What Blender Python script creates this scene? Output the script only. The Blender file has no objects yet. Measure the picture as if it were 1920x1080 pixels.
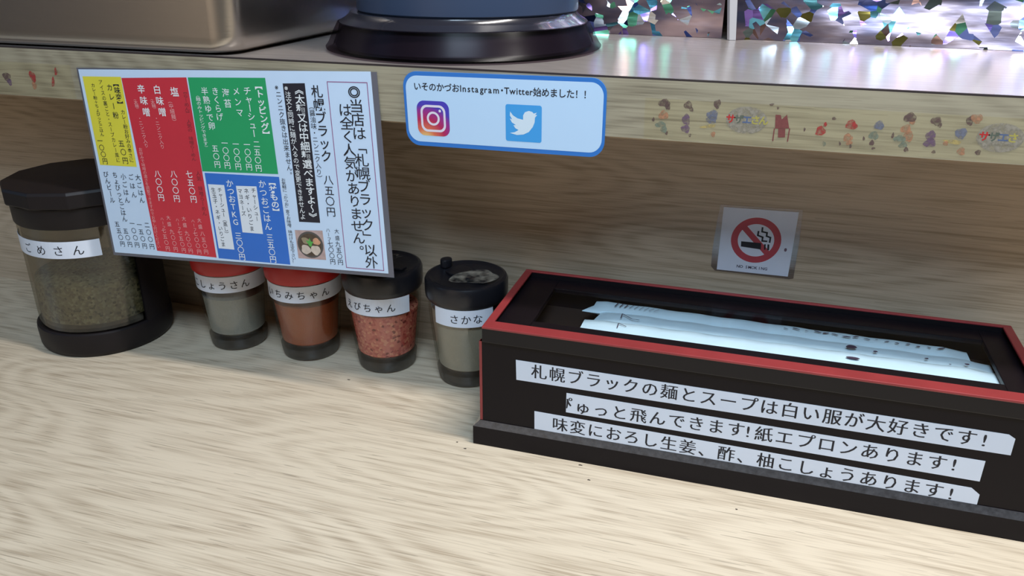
# Ramen-counter corner: seasoning jars, chopstick box, signs, raised shelf
import bpy, bmesh, math, random
from mathutils import Vector, Matrix
SC = bpy.context.scene
COL = SC.collection
random.seed(4)
# ------------------------------------------------------------------ camera
cd = bpy.data.cameras.new('camera'); cam = bpy.data.objects.new('camera', cd); COL.objects.link(cam)
PITCH, YAW, ROLL = math.radians(23.3), math.radians(17.0), math.radians(0.18)
Fv = Vector((-math.sin(YAW)*math.cos(PITCH), math.cos(YAW)*math.cos(PITCH), -math.sin(PITCH)))
Rv = Vector((math.cos(YAW), math.sin(YAW), 0)); Uv = Rv.cross(Fv)
R2 = Rv*math.cos(ROLL)+Uv*math.sin(ROLL); U2 = Uv*math.cos(ROLL)-Rv*math.sin(ROLL)
mw = Matrix.Identity(4)
for i in range(3):
    mw[i][0], mw[i][1], mw[i][2] = R2[i], U2[i], -Fv[i]
mw[2][3] = 0.30
cam.matrix_world = mw
cd.sensor_width = 36.0; cd.lens = 36.0*1530/1920; cd.clip_start = 0.01
SC.camera = cam
# ------------------------------------------------------------------ world, lights, exposure
W = bpy.data.worlds.new('world'); SC.world = W; W.use_nodes = True
W.node_tree.nodes['Background'].inputs[0].default_value = (0.62, 0.72, 0.85, 1)
W.node_tree.nodes['Background'].inputs[1].default_value = 0.18
def area(name, loc, target, sx, sy, power, color):
    l = bpy.data.lights.new(name, 'AREA'); l.shape = 'RECTANGLE'; l.size = sx; l.size_y = sy
    l.energy = power; l.color = color
    o = bpy.data.objects.new(name, l); COL.objects.link(o); o.location = loc
    d = Vector(target)-Vector(loc); o.rotation_euler = d.to_track_quat('-Z', 'Y').to_euler()
    return o
area('counter_tube_lamp', (0.20, 0.37, 0.86), (0.20, 0.37, 0), 0.42, 0.07, 7.0, (1.0, 0.95, 0.90))
area('front_panel_lamp', (0.06, -0.18, 0.88), (0.04, 0.42, 0.1), 0.42, 0.25, 8.0, (0.62, 0.81, 1.0))
area('side_window_light', (-1.55, -0.35, 0.75), (-0.2, 0.4, 0.1), 0.5, 0.5, 2.2, (0.35, 0.65, 1.0))
area('rear_wall_fill', (-0.9, -0.75, 0.6), (-1.15, -1.7, 0.3), 0.5, 0.3, 17.0, (1.0, 0.95, 0.90))  # unseen fill light added to brighten the rear wall mirrored in the steel pan
SC.view_settings.view_transform = 'Standard'; SC.view_settings.look = 'None'
SC.view_settings.gamma = 1.0; SC.view_settings.use_curve_mapping = False
SC.view_settings.exposure = 0.0
# ------------------------------------------------------------------ measured data (local mm / metres)
MENU_CORNERS=[(-0.4398, 0.448, 0.2179), (-0.2249, 0.448, 0.2264), (-0.2196, 0.4445, 0.0992), (-0.4365, 0.4445, 0.0892)]
MENU_LAMINATE=[(-1.5, -1.0), (219.8, 0.3), (219.7, 133.7), (-1.9, 133.2)]
MENU_PANELS={'yellow': [(2.4, 4.6), (33.8, 4.7), (33.2, 65.9), (2.3, 65.6)], 'red': [(34.1, 5.4), (85.2, 4.6), (86.3, 129.0), (37.3, 127.2)], 'green': [(86.2, 4.6), (143.3, 4.4), (143.8, 66.5), (86.0, 66.9)], 'blue': [(87.5, 67.9), (144.1, 68.4), (144.1, 130.0), (88.0, 129.3)], 'black': [(155.3, 7.7), (170.8, 7.4), (170.4, 98.5), (154.9, 98.6)], 'photo': [(150.8, 104.7), (171.4, 103.8), (171.7, 124.6), (151.0, 124.8)], 'frame': [(186.1, 6.1), (213.3, 6.4), (213.2, 129.3), (185.9, 129.1)], 'white_a': [(110.5, 75.9), (126.2, 75.6), (126.2, 109.0), (110.3, 108.8)], 'white_b': [(88.7, 75.7), (101.4, 75.8), (101.8, 122.0), (89.3, 121.8)]}
MENU_COLUMNS=[
('◎当店は「札幌', 204.4, 12.3, 204.9, 63.5, 9.8, 'dark', 0.006),
('ブラック」以外', 204.4, 71.9, 204.7, 123.9, 9.4, 'dark', 0.006),
('は全く人気がありません。', 196.6, 23.4, 197.3, 115.8, 9.4, 'dark', 0.006),
('札幌ブラック', 178.7, 12.4, 180.3, 53.2, 8.2, 'dark', 0.012),
('八五〇円', 179.8, 68.8, 179.2, 90.3, 7.0, 'dark', 0.006),
('（醤油味・ニンニク入り）', 173.7, 21.5, 173.8, 68.0, 4.3, 'dark', 0),
('大盛', 181.8, 103.6, 181.8, 108.3, 3.5, 'dark', 0),
('九五〇円', 181.8, 112.6, 182.1, 125.4, 4.3, 'dark', 0.004),
('ハーフ', 175.5, 103.2, 175.7, 109.4, 3.1, 'dark', 0),
('七〇〇円', 176.1, 112.8, 176.5, 125.4, 4.3, 'dark', 0.004),
('《太麺又は中細麺選べますよ〜》', 166.2, 11.4, 165.8, 94.8, 7.0, 'white', 0.014),
('※注文と同時に麺が入るので変更できませんよ', 158.2, 10.5, 158.2, 94.8, 4.3, 'white', 0.004),
('※ニンニク抜きは出来ません。', 151.4, 10.1, 152.8, 66.2, 4.3, 'dark', 0.004),
('お気軽に「かつお」言うお味噌、味付けも注文下さい！', 147.1, 70.2, 147.4, 127.6, 3.5, 'dark', 0),
('【トッピング】', 137.8, 9.1, 138.9, 40.7, 6.2, 'white', 0.02),
('チャーシュー', 129.2, 12.6, 129.9, 39.9, 5.9, 'white', 0.006),
('二五〇円', 130.7, 46.9, 129.8, 63.0, 5.1, 'white', 0.006),
('メンマ', 121.0, 13.0, 121.4, 26.6, 5.5, 'white', 0.006),
('一〇〇円', 123.4, 47.5, 122.7, 62.5, 5.1, 'white', 0.006),
('海苔', 113.2, 14.1, 113.4, 20.9, 5.9, 'white', 0.006),
('一〇〇円', 115.0, 47.4, 114.5, 62.5, 5.1, 'white', 0.006),
('きくらげ', 105.4, 13.2, 105.9, 29.7, 5.5, 'white', 0.006),
('一〇〇円', 106.7, 47.0, 106.3, 62.0, 5.1, 'white', 0.006),
('半熟ゆで卵', 97.4, 13.3, 98.8, 35.8, 5.5, 'white', 0.006),
('五〇円', 98.8, 50.8, 98.6, 61.6, 5.1, 'white', 0.006),
('（麺のみトッピングできます）', 91.6, 15.8, 92.1, 50.5, 3.9, 'white', 0),
('【丼もの】', 138.4, 72.0, 138.7, 92.6, 6.2, 'white', 0.02),
('かつおごはん', 130.8, 73.7, 131.0, 103.3, 5.9, 'white', 0.006),
('三五〇円', 131.1, 111.1, 131.3, 127.0, 5.5, 'white', 0.006),
('かつおTKG', 105.9, 74.4, 106.0, 101.6, 5.9, 'white', 0.006),
('三〇〇円', 106.6, 111.4, 107.1, 126.9, 5.5, 'white', 0.006),
('チャーシュー', 123.5, 78.5, 123.2, 98.3, 3.7, 'dark', 0.004),
('ネギ・いりごま', 118.0, 79.1, 118.1, 105.6, 3.9, 'dark', 0.004),
('マヨネーズ', 113.0, 79.4, 113.4, 95.1, 3.7, 'dark', 0.004),
('チャーシュー（蒸し）', 97.4, 79.4, 97.7, 110.7, 3.7, 'dark', 0.004),
('生玉子・ネギ・いりごま', 92.3, 79.6, 93.5, 118.6, 3.7, 'dark', 0.004),
('塩', 74.2, 14.0, 74.2, 14.0, 6.6, 'white', 0.008),
('（中細麺）', 69.5, 19.9, 70.5, 33.7, 3.7, 'pink', 0),
('白味噌', 60.9, 12.7, 62.1, 27.4, 6.2, 'white', 0.01),
('（太麺）', 55.4, 18.7, 56.5, 25.8, 3.5, 'pink', 0),
('・ニンニク入り', 56.5, 31.8, 57.3, 51.0, 3.5, 'pink', 0),
('辛味噌', 48.3, 12.5, 49.3, 27.7, 6.2, 'white', 0.01),
('（太麺）', 41.9, 19.0, 42.8, 26.0, 3.5, 'pink', 0),
('・ニンニク入り', 43.0, 32.1, 44.4, 50.6, 3.5, 'pink', 0),
('七五〇円', 75.0, 69.4, 75.3, 86.9, 5.5, 'white', 0.006),
('八〇〇円', 62.5, 69.6, 61.7, 87.1, 5.5, 'white', 0.006),
('八〇〇円', 49.4, 70.1, 48.9, 87.0, 5.5, 'white', 0.006),
('大盛', 51.9, 101.6, 51.8, 106.3, 3.5, 'pink', 0),
('大盛', 64.6, 101.6, 64.6, 106.3, 3.5, 'pink', 0),
('大盛', 77.1, 102.1, 77.1, 106.7, 3.5, 'pink', 0),
('ハーフ', 46.4, 102.7, 46.9, 108.9, 2.7, 'pink', 0),
('ハーフ', 59.1, 102.7, 59.7, 109.0, 2.7, 'pink', 0),
('ハーフ', 71.8, 102.8, 72.4, 109.0, 2.7, 'pink', 0),
('八五〇円', 77.9, 111.8, 78.5, 125.2, 3.9, 'pink', 0),
('七〇〇円', 72.1, 112.1, 72.8, 125.6, 3.9, 'pink', 0),
('九〇〇円', 65.2, 112.2, 65.8, 125.3, 3.9, 'pink', 0),
('七五〇円', 59.3, 112.1, 60.1, 125.2, 3.9, 'pink', 0),
('九〇〇円', 52.8, 111.8, 53.5, 124.9, 3.9, 'pink', 0),
('七五〇円', 46.2, 111.4, 46.8, 124.9, 3.9, 'pink', 0),
('お好みで味噌の濃さを調整できますのでお申し付けください', 39.0, 53.4, 39.4, 123.8, 3.1, 'pink', -0.004),
('【らーめん】\u3000人気の\u3000味噌らーめん', 82.4, 13.8, 80.8, 58.6, 4.3, 'dark_red', 0),
('人気\u3000味噌らーめん', 82.4, 68.5, 82.3, 96.8, 3.9, 'dark_red', 0),
('【味変】', 28.7, 8.9, 29.4, 23.1, 5.1, 'dark', 0.015),
('カレー粉お好みの辛さに', 30.2, 28.1, 29.9, 61.2, 3.7, 'dark', 0.004),
('カレー粉', 23.1, 11.8, 23.8, 30.4, 4.9, 'dark', 0.008),
('五〇円', 24.0, 49.8, 24.6, 61.7, 5.1, 'dark', 0.006),
('アイスの裏ごと・スープカレー風に', 16.5, 8.3, 18.6, 61.6, 3.5, 'dark', 0.002),
('カレー粉＋ちょびっとごはん', 9.8, 10.5, 9.3, 43.9, 3.3, 'dark', 0.006),
('一〇〇円', 6.4, 48.4, 7.3, 62.7, 4.7, 'dark', 0.006),
('大ごはん', 32.5, 73.5, 32.4, 89.7, 4.7, 'dark', 0.004),
('ごはん', 26.7, 73.3, 26.5, 86.1, 4.7, 'dark', 0.004),
('小ごはん', 20.3, 73.3, 19.8, 90.3, 4.7, 'dark', 0.004),
('ちょびっとごはん', 13.4, 72.4, 14.4, 104.5, 4.7, 'dark', 0.004),
('びんビール', 5.7, 72.2, 6.9, 91.0, 4.7, 'dark', 0.004),
('二〇〇円', 32.7, 108.1, 33.6, 124.2, 4.5, 'dark', 0.004),
('一五〇円', 26.2, 108.2, 27.3, 124.2, 4.5, 'dark', 0.004),
('一〇〇円', 20.1, 107.7, 20.9, 123.8, 4.5, 'dark', 0.004),
('五〇円', 13.2, 113.8, 14.7, 123.8, 4.5, 'dark', 0.004),
('五五〇円', 6.9, 108.9, 8.2, 123.9, 4.5, 'dark', 0.004)]
SIGN_CORNERS=[(-0.2045, 0.4478, 0.2277), (-0.083, 0.4478, 0.2293), (-0.083, 0.4478, 0.1853), (-0.2033, 0.4478, 0.1843)]
BIRD=[(66.2, 19.6), (67.9, 21.7), (70.7, 23.2), (74.0, 23.8), (74.0, 21.4), (75.1, 19.6), (77.4, 18.8), (79.5, 19.3), (80.3, 20.1), (82.3, 19.5), (81.2, 20.8), (82.4, 20.8), (81.1, 22.3), (80.9, 24.9), (79.8, 27.5), (77.4, 30.4), (74.2, 31.9), (70.3, 32.4), (65.9, 31.5), (68.9, 30.9), (71.2, 29.6), (69.3, 28.7), (68.1, 27.1), (69.6, 26.9), (67.2, 25.6), (66.0, 23.5), (67.4, 23.9), (66.0, 21.8)]
SIGN_ITEMS={'inner': [(1.2, 2.1), (120.3, 2.4), (120.4, 39.9), (0.2, 39.9)], 'camera': [(7.8, 16.0), (28.9, 15.6), (27.9, 35.9), (7.8, 36.1)], 'tw': [(63.4, 15.7), (85.1, 15.7), (84.6, 36.0), (63.5, 35.9)], 't0': (9.1, 8.1), 't1': (111.2, 8.7), 'ring': [(18.1, 26.4), (13.8, 26.3), (22.4, 26.2), (22.9, 21.4)]}
SMOKE_CORNERS=[(-0.0177, 0.5445, 0.1334), (0.0303, 0.5445, 0.1343), (0.0293, 0.5445, 0.0885), (-0.0178, 0.5445, 0.0881)]
SMOKE={'ring': [(23.7, 22.1), (7.2, 23.7), (39.9, 21.1), (21.6, 6.0), (25.8, 38.4)], 'cig': [(14.1, 23.5), (27.3, 23.6), (27.7, 28.2), (14.3, 27.3)], 'bars': [[(29.3, 24.2), (30.4, 24.1), (30.7, 28.1), (29.7, 28.2)], [(31.5, 24.1), (32.7, 24.1), (33.1, 28.2), (31.8, 28.3)]], 'z1': [(24.5, 15.1), (24.4, 18.3), (27.7, 19.3), (27.7, 22.0), (30.5, 22.0)], 'z2': [(26.7, 12.2), (26.8, 15.4), (30.1, 15.9), (30.1, 18.3), (32.7, 19.1), (32.7, 22.3)], 'txt': [(13.6, 41.7), (33.4, 41.5)], 'spot': (43.6, 26.9)}
STRIPS=[{'quad': [(-0.1256, 0.064), (0.142, 0.0632), (0.1454, 0.0612), (0.1454, 0.051), (-0.0305, 0.0505), (-0.1252, 0.0503)], 't': [('札幌ブラックの麺とスープは白い服が大好きです', (-0.1108, 0.0581), (0.1232, 0.0578)), ('!', (0.1317, 0.0577), (0.1317, 0.0577))]}, {'quad': [(-0.0935, 0.0465), (0.1348, 0.0451), (0.1347, 0.032), (-0.0935, 0.033)], 't': [('ゅっと飛んできます', (-0.0832, 0.0383), (0.0068, 0.0402)), ('!', (0.0135, 0.04), (0.0135, 0.04)), ('紙エプロンあります', (0.0222, 0.0399), (0.1124, 0.0397)), ('!', (0.1207, 0.04), (0.1207, 0.04))]}, {'quad': [(-0.1134, 0.03), (0.1318, 0.0272), (0.1364, 0.0237), (0.1364, 0.0148), (-0.1132, 0.0169)], 't': [('味変におろし生姜、酢、柚こしょうあります', (-0.0969, 0.0235), (0.1141, 0.0219)), ('!', (0.1228, 0.0214), (0.1228, 0.0214))]}]
PYU=(-0.093, 0.0391)
SLEEVE_MARKS={'zig1': [(-0.0707, 0.4674), (-0.0708, 0.474), (-0.0636, 0.4679), (-0.0589, 0.4678)], 'zig2': [(-0.0703, 0.4522), (-0.0706, 0.4593), (-0.0652, 0.4554)], 'spots': [((0.0663, 0.4689), 14), ((0.0793, 0.4666), 6), ((0.1066, 0.4662), 5), ((0.1183, 0.4626), 3), ((0.1275, 0.4655), 6)]}
TAPE_R=[(-0.0622, 0.2197), (-0.0607, 0.1978), (0.1256, 0.1978), (0.1205, 0.2205)]
PRINTS=[(-0.0515, 0.2177, 0.0033, 0.0021, 'dk'), (-0.0496, 0.2161, 0.00132, 0.0021, 'dk'), (-0.0533, 0.2156, 0.0024, 0.00228, 'sk'), (-0.0515, 0.2112, 0.0027, 0.0024, 'or'), (-0.0526, 0.2059, 0.003, 0.00168, 'gn'), (-0.0507, 0.2034, 0.0018, 0.0018, 'gn'), (-0.0491, 0.2015, 0.00072, 0.00108, 'dk'), (-0.0568, 0.2085, 0.00072, 0.0012, 'dk'), (-0.0388, 0.2173, 0.00228, 0.0021, 'dk'), (-0.0369, 0.2152, 0.00108, 0.00132, 'dk'), (-0.0408, 0.2161, 0.00168, 0.00168, 'sk'), (-0.0392, 0.2096, 0.0021, 0.003, 'pu'), (-0.0391, 0.2045, 0.0024, 0.0021, 'pu'), (-0.0365, 0.2012, 0.00072, 0.00096, 'dk'), (-0.0237, 0.2188, 0.0018, 0.0024, 'dk'), (-0.0213, 0.22, 0.0024, 0.0018, 'sk'), (-0.0256, 0.2128, 0.003, 0.0027, 'bl'), (-0.0259, 0.2105, 0.0027, 0.0024, 'bl'), (-0.0272, 0.2067, 0.0042, 0.0009, 'ye'), (-0.0313, 0.2056, 0.00108, 0.0015, 'sk'), (-0.0243, 0.2026, 0.0012, 0.0015, 'or'), (0.0296, 0.208, 0.0024, 0.00252, 'rd'), (0.0314, 0.2114, 0.00084, 0.00132, 'rd'), (0.0212, 0.2118, 0.0024, 0.003, 'sk'), (0.0217, 0.2083, 0.00048, 0.00108, 'dk'), (0.0323, 0.2015, 0.00084, 0.00132, 'gn'), (0.0039, 0.2201, 0.0012, 0.0006, 'dk'), (0.0072, 0.2185, 0.0006, 0.00072, 'dk'), (0.0352, 0.2148, 0.00108, 0.00084, 'dk'), (0.044, 0.2121, 0.00288, 0.0024, 'rd'), (0.0424, 0.2093, 0.00228, 0.0018, 'sk'), (0.0433, 0.2055, 0.00228, 0.0021, 'or'), (0.0442, 0.2028, 0.00168, 0.0012, 'or'), (0.0399, 0.2022, 0.00048, 0.00108, 'dk'), (0.0452, 0.2012, 0.0006, 0.00108, 'dk'), (0.057, 0.2127, 0.0024, 0.00228, 'bl'), (0.0542, 0.2112, 0.00192, 0.00204, 'sk'), (0.0553, 0.2074, 0.0024, 0.0021, 'gn'), (0.055, 0.2036, 0.0012, 0.00144, 'dk'), (0.0509, 0.2055, 0.00054, 0.00108, 'dk'), (0.0562, 0.2009, 0.00096, 0.0006, 'dk'), (0.0706, 0.2175, 0.003, 0.0024, 'dk'), (0.0686, 0.2153, 0.003, 0.0024, 'sk'), (0.072, 0.2155, 0.00132, 0.0015, 'or'), (0.0697, 0.2116, 0.0024, 0.0024, 'or'), (0.0714, 0.208, 0.0024, 0.0027, 'or'), (0.0677, 0.2067, 0.003, 0.00168, 'gn'), (0.0697, 0.2036, 0.0021, 0.0015, 'gn'), (0.0716, 0.2013, 0.00108, 0.00132, 'dk'), (0.0642, 0.208, 0.0006, 0.0015, 'dk'), (0.0827, 0.2165, 0.00252, 0.00216, 'dk'), (0.0847, 0.2145, 0.00096, 0.0012, 'dk'), (0.0799, 0.2147, 0.00192, 0.0018, 'sk'), (0.0816, 0.2092, 0.0024, 0.0024, 'pu'), (0.0818, 0.2055, 0.00288, 0.00228, 'pu'), (0.0844, 0.2011, 0.00096, 0.00084, 'dk'), (0.0976, 0.2177, 0.00168, 0.0024, 'dk'), (0.1004, 0.2189, 0.0027, 0.00228, 'or'), (0.0942, 0.2159, 0.0024, 0.0021, 'sk'), (0.0949, 0.2112, 0.0027, 0.0027, 'bl'), (0.092, 0.2068, 0.0042, 0.00108, 'ye'), (0.089, 0.2058, 0.0012, 0.0012, 'or'), (0.0967, 0.2023, 0.0018, 0.0021, 'or'), (0.1043, 0.2023, 0.00132, 0.00132, 'dk'), (-0.5034, 0.2099, 0.0035, 0.003, 'dk'), (-0.5021, 0.2064, 0.002, 0.0025, 'pu'), (-0.4807, 0.211, 0.0025, 0.004, 'rd'), (-0.4809, 0.205, 0.002, 0.0025, 'or'), (-0.4598, 0.2155, 0.0012, 0.0028, 'rd'), (-0.464, 0.2083, 0.0012, 0.0035, 'rd')]
LOGOS=[((-0.0155, 0.2111), (0.0017, 0.2122)), ((0.1059, 0.2101), (0.121, 0.2112))]
HOUSE={'roof': [(0.0064, 0.215), (0.0121, 0.2154), (0.0141, 0.2083), (0.007, 0.2078)], 'l': [(0.0067, 0.2078), (0.0067, 0.2011)], 'r': [(0.0143, 0.2083), (0.0141, 0.2013)], 'mid': [(0.0086, 0.2078), (0.0122, 0.208), (0.0126, 0.2035), (0.0091, 0.2032)]}
JAR_ANGLES=[[-140.2, 13.8, -123.8, -32.5], [-145.0, 28.0, -123.6, -27.0], [-150.4, -23.2, -130.5, -54.1], [-122.4, -29.3, -88.6, -54.2]]
BIG_ANGLES=[-130.3, -38.4, -110.5, -56.8]

# ------------------------------------------------------------------ materials
MATS = {}
def s2l(c):
    return tuple((x/12.92 if x <= .04045 else ((x+.055)/1.055)**2.4) for x in c)
def mat(name, base, rough=.5, metal=0., spec=.5, coat=0., noise=None, bump=None, srgb=False, emit=0):
    if name in MATS: return MATS[name]
    if srgb: base = s2l(base)
    m = bpy.data.materials.new(name); m.use_nodes = True; nt = m.node_tree
    b = nt.nodes['Principled BSDF']
    b.inputs['Base Color'].default_value = (*base, 1); b.inputs['Roughness'].default_value = rough
    b.inputs['Metallic'].default_value = metal; b.inputs['Specular IOR Level'].default_value = spec
    b.inputs['Coat Weight'].default_value = coat
    tc = nt.nodes.new('ShaderNodeTexCoord')
    if noise:
        sc, amt = noise
        n = nt.nodes.new('ShaderNodeTexNoise'); n.inputs['Scale'].default_value = sc; n.inputs['Detail'].default_value = 3
        nt.links.new(tc.outputs['Object'], n.inputs['Vector'])
        mx = nt.nodes.new('ShaderNodeMix'); mx.data_type = 'RGBA'
        mx.inputs[6].default_value = (*[c*(1-amt) for c in base], 1); mx.inputs[7].default_value = (*[min(1, c*(1+amt)) for c in base], 1)
        nt.links.new(n.outputs['Fac'], mx.inputs[0]); nt.links.new(mx.outputs[2], b.inputs['Base Color'])
    if bump:
        sc, st = bump
        n = nt.nodes.new('ShaderNodeTexNoise'); n.inputs['Scale'].default_value = sc; n.inputs['Detail'].default_value = 2
        nt.links.new(tc.outputs['Object'], n.inputs['Vector'])
        bp = nt.nodes.new('ShaderNodeBump'); bp.inputs['Strength'].default_value = st; bp.inputs['Distance'].default_value = .001
        nt.links.new(n.outputs['Fac'], bp.inputs['Height']); nt.links.new(bp.outputs[0], b.inputs['Normal'])
    MATS[name] = m; return m
def wood(name, light, dark, swap=False, rough=.38, coat=0., contrast=1., crack=.5, seed=0.):
    m = bpy.data.materials.new(name); m.use_nodes = True; nt = m.node_tree; N = nt.nodes.new; L = nt.links.new
    b = nt.nodes['Principled BSDF']; b.inputs['Roughness'].default_value = rough; b.inputs['Coat Weight'].default_value = coat
    b.inputs['Coat Roughness'].default_value = .12
    g = N('ShaderNodeNewGeometry'); sp = N('ShaderNodeSeparateXYZ'); L(g.outputs['Position'], sp.inputs[0])
    cb = N('ShaderNodeCombineXYZ'); L(sp.outputs[0], cb.inputs[0]); L(sp.outputs[2 if swap else 1], cb.inputs[1])
    def noise(sx, sy, detail, off=0., rg=.55):
        mp = N('ShaderNodeMapping'); mp.inputs['Scale'].default_value = (sx, sy, 1); mp.inputs['Location'].default_value = (off+seed, off*.7+seed, 0)
        L(cb.outputs[0], mp.inputs[0]); n = N('ShaderNodeTexNoise'); n.inputs['Scale'].default_value = 1; n.inputs['Detail'].default_value = detail
        n.inputs['Roughness'].default_value = rg
        L(mp.outputs[0], n.inputs['Vector']); return n.outputs['Fac']
    def math_(op, a, bb=None, c=None):
        x = N('ShaderNodeMath'); x.operation = op
        for i, v in enumerate((a, bb, c)):
            if v is None: continue
            if isinstance(v, (int, float)): x.inputs[i].default_value = v
            else: L(v, x.inputs[i])
        return x.outputs[0]
    broad = noise(2.6, 11, 1, 3.)
    arcs = math_('SINE', math_('MULTIPLY', broad, 150.))
    arcs = math_('MULTIPLY_ADD', arcs, .5, .5)
    streak = noise(11, 400, 3, 11., .55)
    fine = noise(22, 950, 2, 23., .6)
    large = noise(1.5, 7, 2, 31.)
    v = math_('MULTIPLY', arcs, .16)
    v = math_('MULTIPLY_ADD', streak, .75, v)
    v = math_('MULTIPLY_ADD', fine, .7, v)
    v = math_('MULTIPLY_ADD', large, .35, v)
    v = math_('MULTIPLY_ADD', math_('SUBTRACT', v, .98), 1.9*contrast, .5)
    cr = N('ShaderNodeValToRGB'); L(v, cr.inputs[0]); e = cr.color_ramp.elements
    e[0].position = .05; e[0].color = (*dark, 1); e[1].position = .75; e[1].color = (*light, 1)
    md = e.new(.38); md.color = (*[a*.6+c*.4 for a, c in zip(light, dark)], 1)
    # short dark pores
    pore = noise(30, 800, 1, 47.); pm = math_('LESS_THAN', pore, .33)
    mx = N('ShaderNodeMix'); mx.data_type = 'RGBA'; L(math_('MULTIPLY', pm, crack), mx.inputs[0]); L(cr.outputs[0], mx.inputs[6])
    mx.inputs[7].default_value = (*[c*.62 for c in dark], 1); L(mx.outputs[2], b.inputs['Base Color'])
    bp = N('ShaderNodeBump'); bp.inputs['Strength'].default_value = .12; bp.inputs['Distance'].default_value = .0004
    L(streak, bp.inputs['Height']); L(bp.outputs[0], b.inputs['Normal'])
    return m
def clear(name, tint, gloss=.12, rough=.05, tcol=None):
    m = bpy.data.materials.new(name); m.use_nodes = True; nt = m.node_tree; N = nt.nodes.new; L = nt.links.new
    out = nt.nodes['Material Output']; nt.nodes.remove(nt.nodes['Principled BSDF'])
    t = N('ShaderNodeBsdfTransparent'); t.inputs[0].default_value = (*tint, 1)
    g = N('ShaderNodeBsdfGlossy'); g.inputs['Roughness'].default_value = rough; g.inputs['Color'].default_value = (1, 1, 1, 1)
    lw = N('ShaderNodeLayerWeight'); lw.inputs[0].default_value = .25
    mm = N('ShaderNodeMath'); mm.operation = 'MULTIPLY_ADD'; L(lw.outputs['Facing'], mm.inputs[0]); mm.inputs[1].default_value = gloss*1.6; mm.inputs[2].default_value = gloss*.4
    mx = N('ShaderNodeMixShader'); L(mm.outputs[0], mx.inputs[0]); L(t.outputs[0], mx.inputs[1]); L(g.outputs[0], mx.inputs[2])
    L(mx.outputs[0], out.inputs[0]); return m
def speckled(name, cols, scale, rough=.9):
    m = bpy.data.materials.new(name); m.use_nodes = True; nt = m.node_tree; N = nt.nodes.new; L = nt.links.new
    b = nt.nodes['Principled BSDF']; b.inputs['Roughness'].default_value = rough; b.inputs['Specular IOR Level'].default_value = .1
    tc = N('ShaderNodeTexCoord'); v = N('ShaderNodeTexVoronoi'); v.inputs['Scale'].default_value = scale
    L(tc.outputs['Object'], v.inputs['Vector']); s = N('ShaderNodeSeparateColor'); L(v.outputs['Color'], s.inputs[0])
    cr = N('ShaderNodeValToRGB'); L(s.outputs[0], cr.inputs[0]); cr.color_ramp.interpolation = 'CONSTANT'
    e = cr.color_ramp.elements
    while len(e) > 1: e.remove(e[-1])
    p = 0
    for i, (w, c) in enumerate(cols):
        if i == 0: e[0].position = 0; e[0].color = (*s2l(c), 1)
        else: k = e.new(p); k.color = (*s2l(c), 1)
        p += w
    L(cr.outputs[0], b.inputs['Base Color'])
    bp = N('ShaderNodeBump'); bp.inputs['Strength'].default_value = .5; bp.inputs['Distance'].default_value = .0008
    L(v.outputs['Distance'], bp.inputs['Height']); L(bp.outputs[0], b.inputs['Normal']); return m
PALE, DARKW = (0.70, 0.59, 0.445), (0.45, 0.355, 0.25)
M_COUNTER = wood('counter_wood', PALE, DARKW, rough=.4)
M_PANEL = wood('panel_wood', (0.53, 0.42, 0.31), (0.34, 0.26, 0.175), swap=True, rough=.5, crack=.3, seed=5., contrast=1.)
M_BAND = wood('shelf_band_wood', (0.40, 0.35, 0.25), (0.23, 0.195, 0.135), swap=True, rough=.45, crack=.3, seed=9.)
M_SHELFTOP = wood('shelf_top_wood', (0.27, 0.235, 0.215), (0.20, 0.17, 0.155), rough=.24, coat=.0, crack=.1, seed=14., contrast=.6)
INK = mat('ink_dark', (.012, .012, .02), .6); INKW = mat('ink_white', (.85, .88, .9), .6)
INKP = mat('ink_pink', (.86, .42, .42), .6); INKR = mat('ink_dark_red', (.22, .025, .035), .6)
INKS = {'dark': INK, 'white': INKW, 'pink': INKP, 'dark_red': INKR}
M_SHELFTOP.node_tree.nodes['Principled BSDF'].inputs['Specular IOR Level'].default_value = .32
PAPER = mat('paper_white', (.73, .79, .91), .35, noise=(60, .03))
LACQ = mat('black_lacquer', (.007, .005, .007), .35, spec=.2, coat=.0, bump=(140, .06))
REDL = mat('red_lacquer', (.27, .032, .035), .35, coat=.1, noise=(50, .2))
BROWNP = mat('brown_plastic', (.011, .008, .009), .5, spec=.3, bump=(200, .05))
BLACKP = mat('black_plastic', (.012, .012, .016), .3, bump=(300, .1))
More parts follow.
